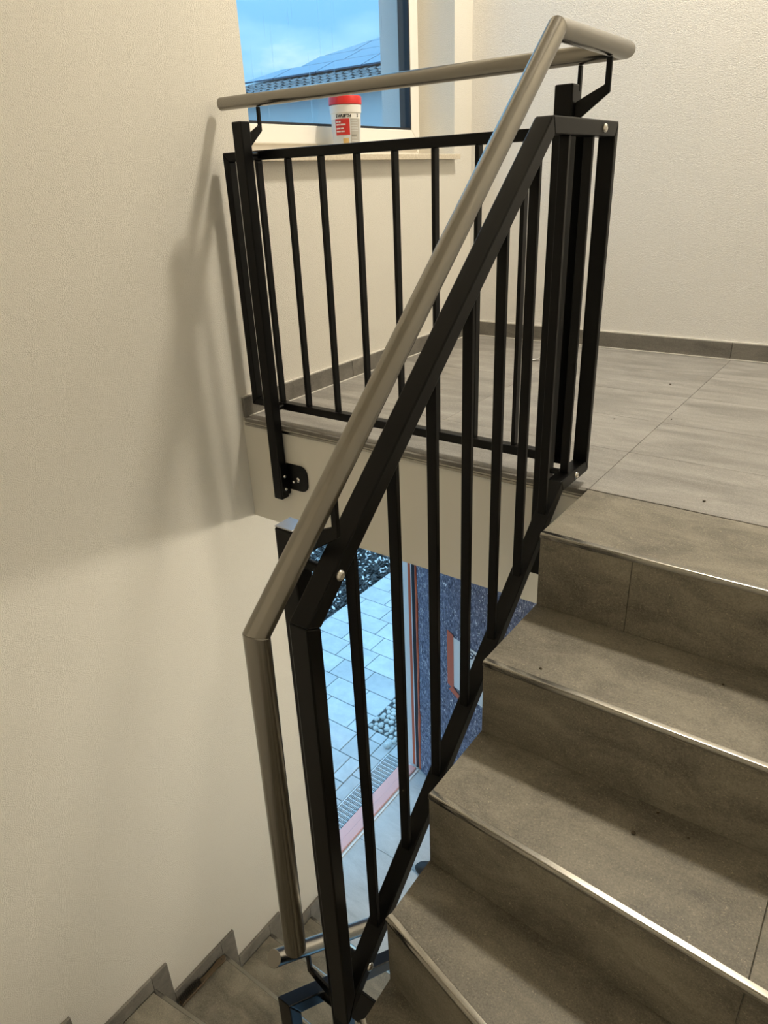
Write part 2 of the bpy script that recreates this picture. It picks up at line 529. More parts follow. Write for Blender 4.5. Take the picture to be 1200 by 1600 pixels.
# ------------------------------------------------------------------ room shell
def wall_cells(x0, x1, ys, zs, holes):
    parts = []
    for i in range(len(ys) - 1):
        for j in range(len(zs) - 1):
            yc = (ys[i] + ys[i + 1]) / 2; zc = (zs[j] + zs[j + 1]) / 2
            if any(a < yc < b and c < zc < d for a, b, c, d in holes): continue
            parts.append(vbox((x0, ys[i], zs[j]), (x1, ys[i + 1], zs[j + 1])))
    v, f = join(parts)
    me = bpy.data.meshes.new('wall')
    me.from_pydata(v, [], f)
    bm = bmesh.new(); bm.from_mesh(me)
    bmesh.ops.remove_doubles(bm, verts=bm.verts[:], dist=1e-5)
    bm.verts.index_update(); bm.verts.ensure_lookup_table()
    seen = {}
    for fc in bm.faces[:]:
        k = tuple(sorted(vv.index for vv in fc.verts))
        seen.setdefault(k, []).append(fc)
    dead = [fc for l in seen.values() if len(l) > 1 for fc in l]
    bmesh.ops.delete(bm, geom=dead, context='FACES')
    bmesh.ops.recalc_face_normals(bm, faces=bm.faces[:])
    bm.to_mesh(me); bm.free()
    return me

hole_w = (WY0, WY1, WZ0, WZ1); hole_d = (DY0, DY1, -3.0, DZ1)
ys = [YF - 0.2, WY0, DY0, DY1, WY1, YB + 0.2]; zs = [-2.95, DZ1, WZ0, WZ1, ZC + 0.1]
wl_o = obj('wall_left', wall_cells(-0.22, 0.0, ys, zs, [hole_w, hole_d]), M['wall'])
tag(wl_o, kind='structure')
hole_w2 = (WY0 + 0.05, WY1 - 0.055, WZ0 + 0.02, WZ1 - 0.05); hole_d2 = (DY0 + 0.05, DY1, -3.0, DZ1)
ys2 = [YF - 0.2, WY0 + 0.05, DY0 + 0.05, DY1, WY1 - 0.055, YB + 0.2]; zs2 = [-2.95, DZ1, WZ0 + 0.02, WZ1 - 0.05, ZC + 0.1]
wx = obj('exterior_render', wall_cells(-0.33, -0.2205, ys2, zs2, [hole_w2, hole_d2]), M['ext'], wl_o)

tag(box('wall_back', (0.0005, YB, -2.95), (XR + 0.2, YB + 0.2, ZC + 0.1), M['wall_back']), kind='structure')
tag(box('wall_right', (XR, YF - 0.2, -2.95), (XR + 0.2, YB - 0.0005, ZC + 0.1), M['wall']), kind='structure')
tag(box('wall_front', (0.0005, YF - 0.2, -2.95), (XR - 0.0005, YF, ZC + 0.1), M['wall']), kind='structure')
tag(box('ceiling', (0.0005, YF + 0.0005, ZC), (XR - 0.0005, YB - 0.0005, ZC + 0.1), M['smooth']), kind='structure')

# landing slab with its tiles
TT = 0.010
slab = box('floor', (0.0005, 0.0, -SLAB), (XR - 0.0005, YB - 0.0005, -TT - 0.001), M['smooth'])
tag(slab, 'landing slab with grey floor tiles and plastered edge', kind='structure')
box('tile_bed', (0.001, 0.008, -TT - 0.001), (XR - 0.001, YB - 0.001, -0.003), M['grout'], slab)
xj = [0.012, 0.60, 1.19, 1.79, XR - 0.001]
yj = [0.012, 0.305, 0.60, 0.90, 1.205, YB - 0.013]
for i in range(4):
    for j in range(5):
        g = 0.0005
        box('tile', (xj[i] + g, yj[j] + g, -TT), (xj[i + 1] - g, yj[j + 1] - g, 0.0), M['tile'], slab, bevel=0.0008, seg=1)
# steel and render edge profile along the stairwell
box('edge_trim', (0.013, -0.003, -0.012), (XS - 0.004, 0.011, 0.0006), M['skirt'], slab, bevel=0.002)
box('edge_trim', (0.013, -0.006, -0.024), (XS - 0.004, -0.0005, -0.0155), M['nose'], slab, bevel=0.0015)

# entrance floor
fg = box('floor', (-0.21, 0.0, ZG - 0.15), (XR - 0.0005, YB - 0.0005, ZG - TT), M['grout'])
tag(fg, 'tiled entrance floor at the foot of the stairs', kind='structure')
gx = [-0.208, 0.40, 1.0, 1.60, XR - 0.001]; gy = [0.03, 0.62, 1.22, YB - 0.002]
for i in range(4):
    for j in range(3):
        box('tile', (gx[i] + .0012, gy[j] + .0012, ZG - TT), (gx[i + 1] - .0012, gy[j + 1] - .0012, ZG), M['hall'], fg, bevel=0.0008, seg=1)

# skirting on the landing
HB = 0.066
bl = tag(empty('baseboard_left', (0.006, 0.0, 0.0)), kind='structure')
for a, b in ((0.004, 0.582), (0.584, 1.18), (1.182, YB - 0.013)):
    box('skirting_tile', (0.0008, a, 0.0008), (0.012, b, HB), M['skirt'], bl, bevel=0.001, seg=1)
box('joint_bead', (0.0008, 0.004, HB + 0.0003), (0.007, YB - 0.013, HB + 0.004), M['caulk'], bl)
box('joint_bead', (0.0123, 0.02, 0.0008), (0.016, YB - 0.014, 0.004), M['caulk'], bl)
bb = tag(empty('baseboard_back', (1.0, YB - 0.006, 0.0)), kind='structure')
for a, b in ((0.0125, 0.586), (0.588, 1.185), (1.187, 1.785), (1.787, XR - 0.001)):
    box('skirting_tile', (a, YB - 0.012, 0.0008), (b, YB - 0.0008, HB), M['skirt'], bb, bevel=0.001, seg=1)
box('joint_bead', (0.0125, YB - 0.007, HB + 0.0003), (XR - 0.001, YB - 0.0008, HB + 0.004), M['caulk'], bb)
box('joint_bead', (0.017, YB - 0.016, 0.0008), (XR - 0.001, YB - 0.0123, 0.004), M['caulk'], bb)

# ------------------------------------------------------------------ stairs
A = {0: (XS, -.258), 1: (XS, -.504), 2: (XS, -.709), 3: (XS, -.857), 4: (XS, -.955), 5: (1.185, -1.035), 6: (1.13, -1.07),
     7: (1.06, -1.07), 8: (1.0, -1.05), 9: (XI, -.97), 10: (XI, -.86), 11: (XI, -.69), 12: (XI, -.487), 13: (XI, -.237), 14: (XI, .015)}
XW, XQ, YQ = 0.0125, XR - 0.009, YF + 0.009
B = {0: (XQ, -.258), 1: (XQ, -.500), 2: (XQ, -.790), 3: (XQ, -1.175), 4: (XQ, -1.79), 5: (1.85, YQ), 6: (1.33, YQ),
     7: (.88, YQ), 8: (.36, YQ), 9: (XW, -1.70), 10: (XW, -1.15), 11: (XW, -.797), 12: (XW, -.492), 13: (XW, -.240), 14: (XW, .013)}

def corner_between(k):
    if k == 5: return [(XQ, YQ)]
    if k == 9: return [(XW, YQ)]
    return []

def tread_poly(k):
    if k == 0: return [A[0], B[0], (XQ, 0.008), (XS, 0.008)]
    return [A[k], B[k]] + corner_between(k) + [B[k - 1], A[k - 1]]

def build_step(root, k, x_joint=None):
    z = -k * RISE
    poly = tread_poly(k)
    low = k >= 10
    # rough body below the tiles, set back behind the riser tile
    a = Vector(A[k]); b = Vector(B[k])
    dr = (b - a).normalized()
    fwd = Vector((dr.y, -dr.x))            # towards the lower side
    prev_mid = (Vector(A[k - 1]) + Vector(B[k - 1])) / 2 if k > 0 else Vector((1.7, 0.2))
    if fwd.dot((a + b) / 2 - prev_mid) < 0: fwd = -fwd
    v, f = prism(inset(poly, 0.0006), 2, z - 0.27, z - TT - 0.001)
    mesh_obj('step_core', v, f, M['smooth'], root)
    # tread tiles
    pieces = [poly]
    if x_joint:
        pieces = [clip_poly(poly, 0, x_joint, True), clip_poly(poly, 0, x_joint, False)]
    for p in pieces:
        # stop the tile behind the nosing profile
        q = inset(p, 0.0007)
        cut = []
        for pt in q:
            w = Vector(pt)
            d = (w - a).dot(fwd)
            if d > -0.008: w = w - fwd * (d + 0.008)
            cut.append(tuple(w))
        v, f = prism(cut, 2, z - TT, z)
        mesh_obj('tread_tile', v, f, M['tread'], root, bevel=0.0006, seg=1)
    # riser tiles
    zt, zb = z - 0.0105, z - RISE + 0.0008
    WE = 0.014 if 2 <= k <= 9 else 0.0015
    L = (b - a).length
    xs = [0.0, L]
    if x_joint and abs(dr.x) > 0.5:
        if k == 0: xs = [0.0, (1.39 - a.x) / dr.x, L]
        elif k == 2: xs = [0.0, (x_joint - a.x) / dr.x, L]
    for i in range(len(xs) - 1):
        s0, s1 = xs[i] + (0.0006 if i else 0.002), xs[i + 1] - (0.0006 if i < len(xs) - 2 else WE)
        p0 = a + dr * s0; p1 = a + dr * s1
        quad = [p0 - fwd * 0.0008, p1 - fwd * 0.0008, p1 + fwd * 0.006, p0 + fwd * 0.006]
        # keep the riser tile clear of the tread below: it stands on it
        v, f = prism([tuple(t) for t in quad], 2, zb, zt)
        mesh_obj('riser_tile', v, f, M['tread'], root, bevel=0.0005, seg=1)
    # rounded steel nosing
    sec = [(-0.0075, -0.0100), (-0.0075, 0.0006)]
    for q in range(7):
        th = math.pi / 2 * (1 - q / 6.0)
        sec.append((0.0015 + 0.0065 * math.cos(th), -0.0062 + 0.0068 * math.sin(th)))
    sec += [(0.0080, -0.0100)]
    n = len(sec)
    e0 = a + dr * 0.001; e1 = b - dr * WE
    v = [(e0.x + fwd.x * s[0], e0.y + fwd.y * s[0], z + s[1]) for s in sec] + [(e1.x + fwd.x * s[0], e1.y + fwd.y * s[0], z + s[1]) for s in sec]
    f = [tuple(range(n)), tuple(range(2 * n - 1, n - 1, -1))] + [(i, (i + 1) % n, n + (i + 1) % n, n + i) for i in range(n)]
    mesh_obj('nosing_trim', v, f, M['nose'], root, smooth=True, angle=40)

up = tag(empty('tiled_staircase', (1.7, -0.9, -0.905)), 'upper grey tiled flight with steel nosings, rising at the right to the landing', 'stairs')
for k in range(0, 8):
    build_step(up, k, 1.755 if k < 3 else None)
lo = tag(empty('tiled_staircase', (0.5, -0.4, ZG)), 'lower grey tiled flight running down along the cream wall at the bottom left', 'stairs')
for k in range(8, 15):
    build_step(lo, k)
# stepped skirting of the lower flight
for k in range(10, 15):
    z = -k * RISE
    y0 = B[k - 1][1] + 0.0715; y1 = B[k][1]
    box('skirting_tile', (0.0008, y0, z + 0.0008), (0.012, y1 - 0.0006, z + HB), M['skirt'], lo, bevel=0.001, seg=1)
    box('skirting_tile', (0.0008, y1 + 0.0004, z - RISE + 0.0008), (0.012, y1 + 0.0705, z + HB), M['skirt'], lo, bevel=0.001, seg=1)

# ------------------------------------------------------------------ window
win = tag(empty('window_1', (-0.2, 0.77, WZ0)), kind='structure')
FX0, FX1 = -0.235, -0.170
def ring(name, y0, y1, z0, z1, w, x0, x1, mat, parent, bev):
    segs = mitre_segments([(y0 + w / 2, z0 + w / 2), (y1 - w / 2, z0 + w / 2), (y1 - w / 2, z1 - w / 2), (y0 + w / 2, z1 - w / 2)], w, True)
    for s in segs:
        v, f = prism([tuple(p) for p in s], 0, x0, x1)
        mesh_obj(name, v, f, mat, parent, bevel=bev)
ZW = 0.785
ring('window_frame', WY0, WY1, ZW, WZ1, 0.052, -0.2195, -0.178, M['pvc'], win, 0.003)
ring('window_sash', WY0 + 0.022, WY1 - 0.022, ZW + 0.038, WZ1 - 0.022, 0.060, -0.177, -0.160, M['pvc'], win, 0.004)
ring('gasket', WY0 + 0.0825, WY1 - 0.0825, ZW + 0.0985, WZ1 - 0.0825, 0.007, -0.1770, -0.1620, M['seal'], win, 0.0)
sash_in = (WY0 + 0.090, WY1 - 0.090, ZW + 0.1065, WZ1 - 0.090)
ring('spacer_bar', WY0 + 0.0825, WY1 - 0.0825, ZW + 0.0985, WZ1 - 0.0825, 0.005, -0.2150, -0.1785, M['seal'], win, 0.0)
box('glass_pane', (-0.1755, WY0 + 0.0895, ZW + 0.1055), (-0.1735, WY1 - 0.0895, WZ1 - 0.0895), M['glass'], win)
box('window_sill', (-0.2195, WY0 + 0.001, WZ0 + 0.0002), (0.032, WY1 - 0.001, 0.783), M['sill'], win, bevel=0.002)

# ------------------------------------------------------------------ entrance door (open), frame, threshold
door = tag(empty('door_1', (-0.16, DY1, ZG)), kind='structure')
# jamb on the far side and its tape lines
box('door_jamb', (-0.2195, DY1 + 0.0005, ZG), (-0.135, DY1 + 0.05, DZ1 - 0.05), M['seal'], door, bevel=0.002)
box('door_jamb', (-0.2195, DY0 + 0.0005, ZG), (-0.135, DY0 + 0.05, DZ1 - 0.05), M['seal'], door, bevel=0.002)
box('door_head', (-0.2195, DY0 + 0.051, DZ1 - 0.06), (-0.135, DY1 - 0.0005, DZ1 - 0.0005), M['seal'], door, bevel=0.002)
box('masking_tape', (-0.222, DY1 - 0.0035, ZG + 0.02), (-0.203, DY1 + 0.0001, DZ1 - 0.1), M['tape'], door)
box('frame_strip', (-0.2025, DY1 - 0.006, ZG + 0.02), (-0.192, DY1 + 0.0001, DZ1 - 0.1), M['galv'], door)
box('door_seal', (-0.1915, DY1 - 0.012, ZG + 0.02), (-0.168, DY1 + 0.0001, DZ1 - 0.1), M['seal'], door)
# tape crumpled along the hinge edge
zz = ZG + 0.02; v = []; f = []; n = 0
while zz < DZ1 - 0.12:
    w = 0.012 + random.random() * 0.010
    v += [(-0.1675, DY1 - 0.013 - random.random() * 0.006, zz), (-0.1675 + w, DY1 - 0.016 - random.random() * 0.012, zz),
          (-0.1675, DY1 - 0.009, zz), (-0.1675 + w, DY1 - 0.011, zz)]
    n += 1; zz += 0.07 + random.random() * 0.08
for i in range(n - 1):
    a = 4 * i; b = a + 4
    f += [(a, a + 1, b + 1, b), (a + 2, b + 2, b + 3, a + 3), (a + 1, a + 3, b + 3, b + 1), (a, b, b + 2, a + 2)]
mesh_obj('masking_tape', v, f, M['tape'], door, smooth=True)
# threshold under pink film
box('threshold', (-0.300, DY0 + 0.05, ZG - 0.045), (-0.184, DY1 - 0.0005, ZG + 0.004), M['galv'], door, bevel=0.002)
box('protective_film', (-0.298, DY0 + 0.052, ZG + 0.0043), (-0.243, DY1 - 0.014, ZG + 0.0075), M['film'], door, bevel=0.002)
box('protective_film', (-0.241, DY0 + 0.052, ZG + 0.0043), (-0.190, DY1 - 0.014, ZG + 0.016), M['film'], door, bevel=0.006)
box('threshold_seal', (-0.1835, DY0 + 0.052, ZG + 0.0005), (-0.172, DY1 - 0.014, ZG + 0.006), M['pvc'], door, bevel=0.001)
# leaf: direction from the hinge
DA = math.radians(17.0)
dd = Vector((math.cos(DA), -math.sin(DA), 0)); dn = Vector((-math.sin(DA), -math.cos(DA), 0))   # dn faces the stairs
H0 = Vector((-0.150, DY1 - 0.013, 0))
DW, DT = 0.98, 0.07
z0, z1 = ZG + 0.010, DZ1 - 0.08
def dpt(s, off, z): 
    p = H0 + dd * s + dn * off
    return (p.x, p.y, z)
v = [dpt(0, -DT, z0), dpt(DW, -DT, z0), dpt(DW, -0.004, z0), dpt(0, -0.004, z0), dpt(0, -DT, z1), dpt(DW, -DT, z1), dpt(DW, -0.004, z1), dpt(0, -0.004, z1)]
mesh_obj('door_leaf', v, vbox((0, 0, 0), (1, 1, 1))[1], M['seal'], door, bevel=0.003)
# fleece laid over the leaf, slightly wavy sheet with thickness
nx, nz = 26, 50
v = []; f = []
for layer in (0, 1):
    for j in range(nz + 1):
        for i in range(nx + 1):
            s = 0.004 + (DW - 0.008) * i / nx; z = z0 + 0.004 + (z1 - z0 - 0.008) * j / nz
            wv = 0.003 * math.sin(s * 23 + 1.3 * math.sin(z * 4)) * math.sin(z * 9 + s * 5) + 0.002 * random.random()
            v.append(dpt(s, (0.0055 + wv) if layer else -0.0035, z))
w1 = nx + 1; tot = w1 * (nz + 1)
for j in range(nz):
    for i in range(nx):
        a = j * w1 + i
        f.append((a, a + w1, a + w1 + 1, a + 1)); a += tot
        f.append((a, a + 1, a + w1 + 1, a + w1))
for i in range(nx):
    f.append((i, i + 1, tot + i + 1, tot + i)); a = nz * w1 + i; f.append((a, tot + a, tot + a + 1, a + 1))
for j in range(nz):
    a = j * w1; f.append((a, tot + a, tot + a + w1, a + w1)); a += nx; f.append((a, a + w1, tot + a + w1, tot + a))
mesh_obj('fleece_cover', v, f, M['fleece'], door, smooth=True, angle=50)

# paper note taped to the fleece
def dquad(name, s0, s1, za, zb, o0, o1, mat, parent):
    v = [dpt(s0, o0, za), dpt(s1, o0, za), dpt(s1, o1, za), dpt(s0, o1, za), dpt(s0, o0, zb), dpt(s1, o0, zb), dpt(s1, o1, zb), dpt(s0, o1, zb)]
    return mesh_obj(name, v, vbox((0, 0, 0), (1, 1, 1))[1], mat, parent)
note = tag(empty('paper_note', dpt(0.30, 0.01, -1.84)), 'white paper sheet stuck with orange tape on the fleece of the open door', 'paper')
dquad('sheet', 0.285, 0.57, -1.835, -1.512, 0.0110, 0.0118, M['paper'], note)
v = [dpt(0.262, 0.0122, -1.840), dpt(0.312, 0.0124, -1.855), dpt(0.306, 0.0124, -1.500), dpt(0.256, 0.0122, -1.486),
     dpt(0.262, 0.0134, -1.840), dpt(0.312, 0.0138, -1.855), dpt(0.306, 0.0138, -1.500), dpt(0.256, 0.0134, -1.486)]
mesh_obj('tape_strip', v, [(0, 3, 2, 1), (4, 5, 6, 7), (0, 1, 5, 4), (1, 2, 6, 5), (2, 3, 7, 6), (3, 0, 4, 7)], M['tape'], note)
v = [dpt(0.274, 0.0140, -1.872), dpt(0.36, 0.0140, -1.90), dpt(0.37, 0.0140, -1.872), dpt(0.30, 0.0140, -1.838),
     dpt(0.274, 0.0150, -1.872), dpt(0.36, 0.0150, -1.90), dpt(0.37, 0.0150, -1.872), dpt(0.30, 0.0150, -1.838)]
mesh_obj('tape_strip', v, [(0, 3, 2, 1), (4, 5, 6, 7), (0, 1, 5, 4), (1, 2, 6, 5), (2, 3, 7, 6), (3, 0, 4, 7)], M['tape'], note)
def stroke(pts, wd):
    v = []; f = []
    segs = mitre_segments(pts, wd, False)
    for q in segs:
        n0 = len(v)
        for p in q: v.append(dpt(p[0], 0.0124, p[1]))
        for p in q: v.append(dpt(p[0], 0.0134, p[1]))
        f += [(n0, n0 + 1, n0 + 2, n0 + 3), (n0 + 7, n0 + 6, n0 + 5, n0 + 4)] + [(n0 + i, n0 + (i + 1) % 4, n0 + 4 + (i + 1) % 4, n0 + 4 + i) for i in range(4)]
    return v, f
SN, ZN = 0.448, -1.540
loop = [(SN + 0.014 * math.cos(t), ZN + 0.012 * math.sin(t)) for t in [i * math.pi / 6 for i in range(13)]]
tail = [(SN + 0.0135, ZN), (SN + 0.010, ZN - 0.016), (SN + 0.002, ZN - 0.028), (SN - 0.012, ZN - 0.034)]
slash = [(SN + 0.022, ZN + 0.010), (SN + 0.032, ZN - 0.026)]
v, f = join([stroke(loop, 0.007), stroke(tail, 0.007), stroke(slash, 0.007)])
mesh_obj('handwriting', v, f, M['ink'], note)

# ------------------------------------------------------------------ outside: paving, grate, pebbles, bark
ZO = -2.74
pav = tag(box('pavement', (-1.815, 0.2, ZO - 0.12), (-0.435, 5.0, ZO - 0.010), M['soil']), 'pale grey concrete paving outside the entrance door', kind='structure')
pv_cache = {}
def paver(x0, x1, y0, y1):
    g = 0.003
    box('paver', (x0 + g, y0 + g, ZO - 0.035), (x1 - g, y1 - g, ZO + random.uniform(-0.0008, 0.0008)), M['paver'], pav, bevel=0.0025, seg=1)
yr = 0.505
ri = 0
rows = [0.505 + 0.2 * i for i in range(23)]
for i in range(len(rows) - 1):
    y0, y1 = rows[i], rows[i + 1]
    yc = (y0 + y1) / 2
    m = round((1.805 - yc) / 0.2)
    ph = -1.319 + 0.0993 * m
    x = ph - 0.298 * 12
    xe = -0.524
    if yc > 1.39: xe = -0.710
    while x < xe:
        a, b = max(x, -1.812), min(x + 0.298, xe)
        if b - a > 0.03: paver(a, b, y0, y1)
        x += 0.298
for (xa, xb) in ((-0.71, -0.622), (-0.622, -0.524)):
    paver(xa, xb, 1.305, 1.39)
paver(-0.436, -0.332, 1.264, 1.39)
for i in range(9):
    y0 = 0.587 - 0.4 + 0.2 * i
    if y0 + 0.2 > 1.40: break
    paver(-0.524, -0.436, max(y0, 0.21), min(y0 + 0.2, 1.39))
# steel grate with frame
gr = tag(empty('floor_grate', (-0.365, 0.75, ZO)), 'galvanised mesh floor grate set in front of the pink threshold', 'grate')
box('grate_tray', (-0.432, 0.25, ZO - 0.06), (-0.302, DY1 + 0.01, ZO - 0.04), M['dark'], gr)
box('grate_frame', (-0.4325, 0.25, ZO - 0.035), (-0.4275, DY1 + 0.01, ZO + 0.004), M['galv'], gr)
box('grate_frame', (-0.3065, 0.25, ZO - 0.035), (-0.3015, DY1 + 0.01, ZO + 0.004), M['galv'], gr)
yy = 0.26; i = 0
bar_me = None
while yy < DY1 + 0.005:
    o = box('bearing_bar', (-0.4270, yy, ZO - 0.02), (-0.3070, yy + 0.0032, ZO + 0.002), M['galv'], gr) if bar_me is None else None
    if o: bar_me = o.data; b0 = yy; bo = o
    else:
        c = bpy.data.objects.new('bearing_bar', bar_me); COL.objects.link(c); c.parent = gr
        c.location = bo.location + Vector((0, yy - b0, 0))
    yy += 0.030
parts = []
x = -0.4205
while x < -0.309:
    parts.append(vbox((x, 0.252, ZO - 0.008), (x + 0.0022, DY1 + 0.008, ZO + 0.001))); x += 0.0105
v, f = join(parts)
tag(mesh_obj('cross_rods', v, f, M['galv'], gr), kind='stuff')
# pebbles along the wall
def pebble_mesh(seed):
    rnd = random.Random(seed)
    bm = bmesh.new(); bmesh.ops.create_icosphere(bm, subdivisions=2, radius=1.0)
    sx, sy, sz = 1.0, 0.75 + 0.2 * rnd.random(), 0.55 + 0.15 * rnd.random()
    ph = [rnd.random() * 6 for _ in range(3)]
    for vv in bm.verts:
        d = 1 + 0.08 * math.sin(3 * vv.co.x + ph[0]) + 0.07 * math.sin(3 * vv.co.y + ph[1])
        vv.co = Vector((vv.co.x * sx, vv.co.y * sy, vv.co.z * sz)) * d
    me = bpy.data.meshes.new('pebble'); bm.to_mesh(me); bm.free()
    for p in me.polygons: p.use_smooth = True
    me.materials.append(M['pebble'])
    return me
pm = [pebble_mesh(i) for i in range(6)]
tag(box('gravel_bed', (-0.709, 1.393, ZO - 0.12), (-0.331, 3.4, ZO - 0.045), M['gravel']), kind='structure')
cnt = 0
placed = []
def put_pebble(x, y, z, r, label, group=None):
    o = bpy.data.objects.new('pebble', random.choice(pm)); COL.objects.link(o)
    o.location = (x, y, z); o.scale = (r, r, r); o.rotation_euler = (random.uniform(-.3, .3), random.uniform(-.3, .3), random.uniform(0, 6.28))
    tag(o, label, 'pebble', group)
yy = 1.415
while yy < 2.0:
    x = -0.690 + (0.018 if int((yy - 1.41) / 0.034) % 2 else 0)
    while x < -0.345:
        r = random.uniform(0.019, 0.0255)
        put_pebble(x + random.uniform(-.006, .006), yy + random.uniform(-.006, .006), ZO - 0.020 + random.uniform(0, 0.022), r,
                   'smooth grey pebble in the pebble strip beside the paving', 'pebbles in the strip by the wall')
        x += 0.043
    yy += 0.037
put_pebble(-0.478, 1.315, ZO + 0.013, 0.030, 'largest loose pale pebble on the paving near the grate', 'loose pebbles on the paving')
put_pebble(-0.462, 1.365, ZO + 0.010, 0.019, 'small loose pebble behind the larger one near the grate', 'loose pebbles on the paving')
# bark mulch: uncountable chips
bed = tag(box('bark_bed', (-6.5, 0.6, ZO - 0.12), (-1.8165, 9.0, ZO - 0.02), M['soil']), kind='structure')
def chips(sets):
    v, f, mi = [], [], []
    for (m_i, count, zr, lmin, lmax) in sets:
        for _ in range(count):
            cx = -1.83 - 2.2 * random.random() ** 1.2; cy = random.uniform(1.7, 6.2); cz = ZO - 0.012 + random.random() * zr
            L = random.uniform(lmin, lmax); W = L * random.uniform(.25, .5); T = 0.004 + random.random() * 0.005
            rot = Matrix.Rotation(random.uniform(0, 6.28), 3, 'Z') @ Matrix.Rotation(random.uniform(-.6, .6), 3, 'X') @ Matrix.Rotation(random.uniform(-.6, .6), 3, 'Y')
            n0 = len(v)
            bend = random.uniform(-.2, .2) * L
            for (a, b, c) in ((-.5, -.3, -.5), (.0, -.5, -.5), (.5, -.1, -.5), (.3, .4, -.5), (-.4, .4, -.5), (-.5, -.3, .5), (.0, -.5, .5), (.5, -.1, .5), (.3, .4, .5), (-.4, .4, .5)):
                p = rot @ Vector((a * L, b * W + bend * a * a, c * T)); v.append((cx + p.x, cy + p.y, max(cz + p.z, ZO - 0.019)))
            f += [(n0 + 4, n0 + 3, n0 + 2, n0 + 1, n0), (n0 + 5, n0 + 6, n0 + 7, n0 + 8, n0 + 9)] + [(n0 + i, n0 + (i + 1) % 5, n0 + 5 + (i + 1) % 5, n0 + 5 + i) for i in range(5)]
            mi += [m_i] * 7
    me = bpy.data.meshes.new('bark_mulch'); me.from_pydata(v, [], f)
    me.materials.append(M['bark']); me.materials.append(M['barkglint'])
    me.polygons.foreach_set('material_index', mi)
    return obj('bark_mulch', me, None)
tag(chips(((0, 11000, 0.028, 0.025, 0.07), (1, 3000, 0.045, 0.02, 0.055))), 'dark bark mulch with pale chips painted as glints in the bed beyond the paving', 'mulch', kind='stuff')
tag(box('lawn_ground', (-40, -6, ZO - 0.5), (-0.36, 45, ZO - 0.14), M['soil']), kind='structure')

# ------------------------------------------------------------------ neighbouring house with solar roof
hs = tag(empty('neighbour_house', (-13.0, 20.0, ZO - 0.14)), 'house with a hipped roof of solar panels seen through the window', 'house')
EY, EZ = 17.54, 3.57                      # lower edge of the solar field
PH = math.radians(20)
def rp(x, s, off=0.0):                    # point on the roof plane: s metres up the slope from the panel edge
    return (x, EY + s * math.cos(PH) - off * math.sin(PH), EZ + s * math.sin(PH) + off * math.cos(PH))
XE0, XE1 = -19.2, -2.0
e_s = -1.05
eave_y = EY + e_s * math.cos(PH); eave_z = EZ + e_s * math.sin(PH)
# body
box('house_wall', (XE0 + 0.9, eave_y + 0.45, ZO - 0.14), (XE1 - 0.5, eave_y + 9.0, eave_z - 0.05), M['ext'], hs)
# hip roof
hx = XE0 + 0.2
depth = 4.9
def hip(s): return hx + (s - e_s) * math.cos(PH)
v = [rp(hx, e_s), rp(XE1, e_s), rp(XE1, 5.0), rp(hip(5.0), 5.0),
     (hx, eave_y + 2 * (rp(0, 5.0)[1] - eave_y), eave_z), (XE1, eave_y + 2 * (rp(0, 5.0)[1] - eave_y), eave_z)]
v2 = v + [(p[0], p[1], p[2] - 0.12) for p in v]
f = [(0, 1, 2, 3), (3, 2, 5, 4), (0, 3, 4), (1, 5, 2), (6, 9, 8, 7), (9, 10, 11, 8), (6, 10, 9), (7, 8, 11), (0, 6, 7, 1), (0, 4, 10, 6), (4, 5, 11, 10), (1, 7, 11, 5)]
roof = mesh_obj('roof', v2, f, M['roof'], hs)
# tile courses below the panels, each tile a pan with a roll
tile_me = None
def tile_mesh():
    w, l = 0.30, 0.36
    prof = [(0, 0.012), (0.05, 0.045), (0.10, 0.050), (0.14, 0.02), (0.20, 0.008), (0.27, 0.012), (0.30, 0.02)]
    v = []; f = []
    n = len(prof)
    for (s, lift) in ((0, 0.03), (l, 0.0)):
        for (x, h) in prof:
            v.append((x, s * math.cos(PH) - (h + lift) * math.sin(PH), s * math.sin(PH) + (h + lift) * math.cos(PH)))
    for (s, lift) in ((0, 0.012), (l, -0.018)):
        for (x, h) in prof:
            v.append((x, s * math.cos(PH) - (h + lift) * math.sin(PH), s * math.sin(PH) + (h + lift) * math.cos(PH)))
    for i in range(n - 1):
        f.append((i, i + 1, n + i + 1, n + i)); f.append((2 * n + i, 3 * n + i, 3 * n + i + 1, 2 * n + i + 1)); f.append((i, 2 * n + i, 2 * n + i + 1, i + 1)); f.append((n + i, n + i + 1, 3 * n + i + 1, 3 * n + i))
    me = bpy.data.meshes.new('roof_tile'); me.from_pydata(v, [], f); me.materials.append(M['roof'])
    return me
tile_me = tile_mesh()
for row in range(3):
    s = e_s + 0.02 + 0.34 * row
    x = hip(s) + 0.25
    while x < -10.2:
        o = bpy.data.objects.new('roof_tile', tile_me); COL.objects.link(o); o.parent = roof
        o.location = Vector(rp(x, s, 0.0)) - parent_loc(roof) + Vector((0, 0, 0.015))
        x += 0.30
# solar panels
def panel(x0, x1, s0, s1, x0t=None):
    xt = x0 if x0t is None else x0t
    v = [rp(x0, s0, .10), rp(x1, s0, .10), rp(x1, s1, .10), rp(xt, s1, .10), rp(x0, s0, .145), rp(x1, s0, .145), rp(x1, s1, .145), rp(xt, s1, .145)]
    p = mesh_obj('solar_panel', v, vbox((0, 0, 0), (1, 1, 1))[1], M['panel'], roof)
    return p
for r in range(5):
    s0 = 0.02 + 1.05 * r; s1 = s0 + 1.02
    if s1 > 4.9: break
    x = -11.0 + (0.35 if r % 2 else 0)
    while x > hip(s1) + 0.2:
        panel(x - 1.75, x - 0.02, s0, s1, None) if x - 1.75 > hip(s1) + 0.1 else panel(hip(s0) + 0.25, x - 0.02, s0, s1, min(hip(s1) + 0.2, x - 0.1))
        x -= 1.77
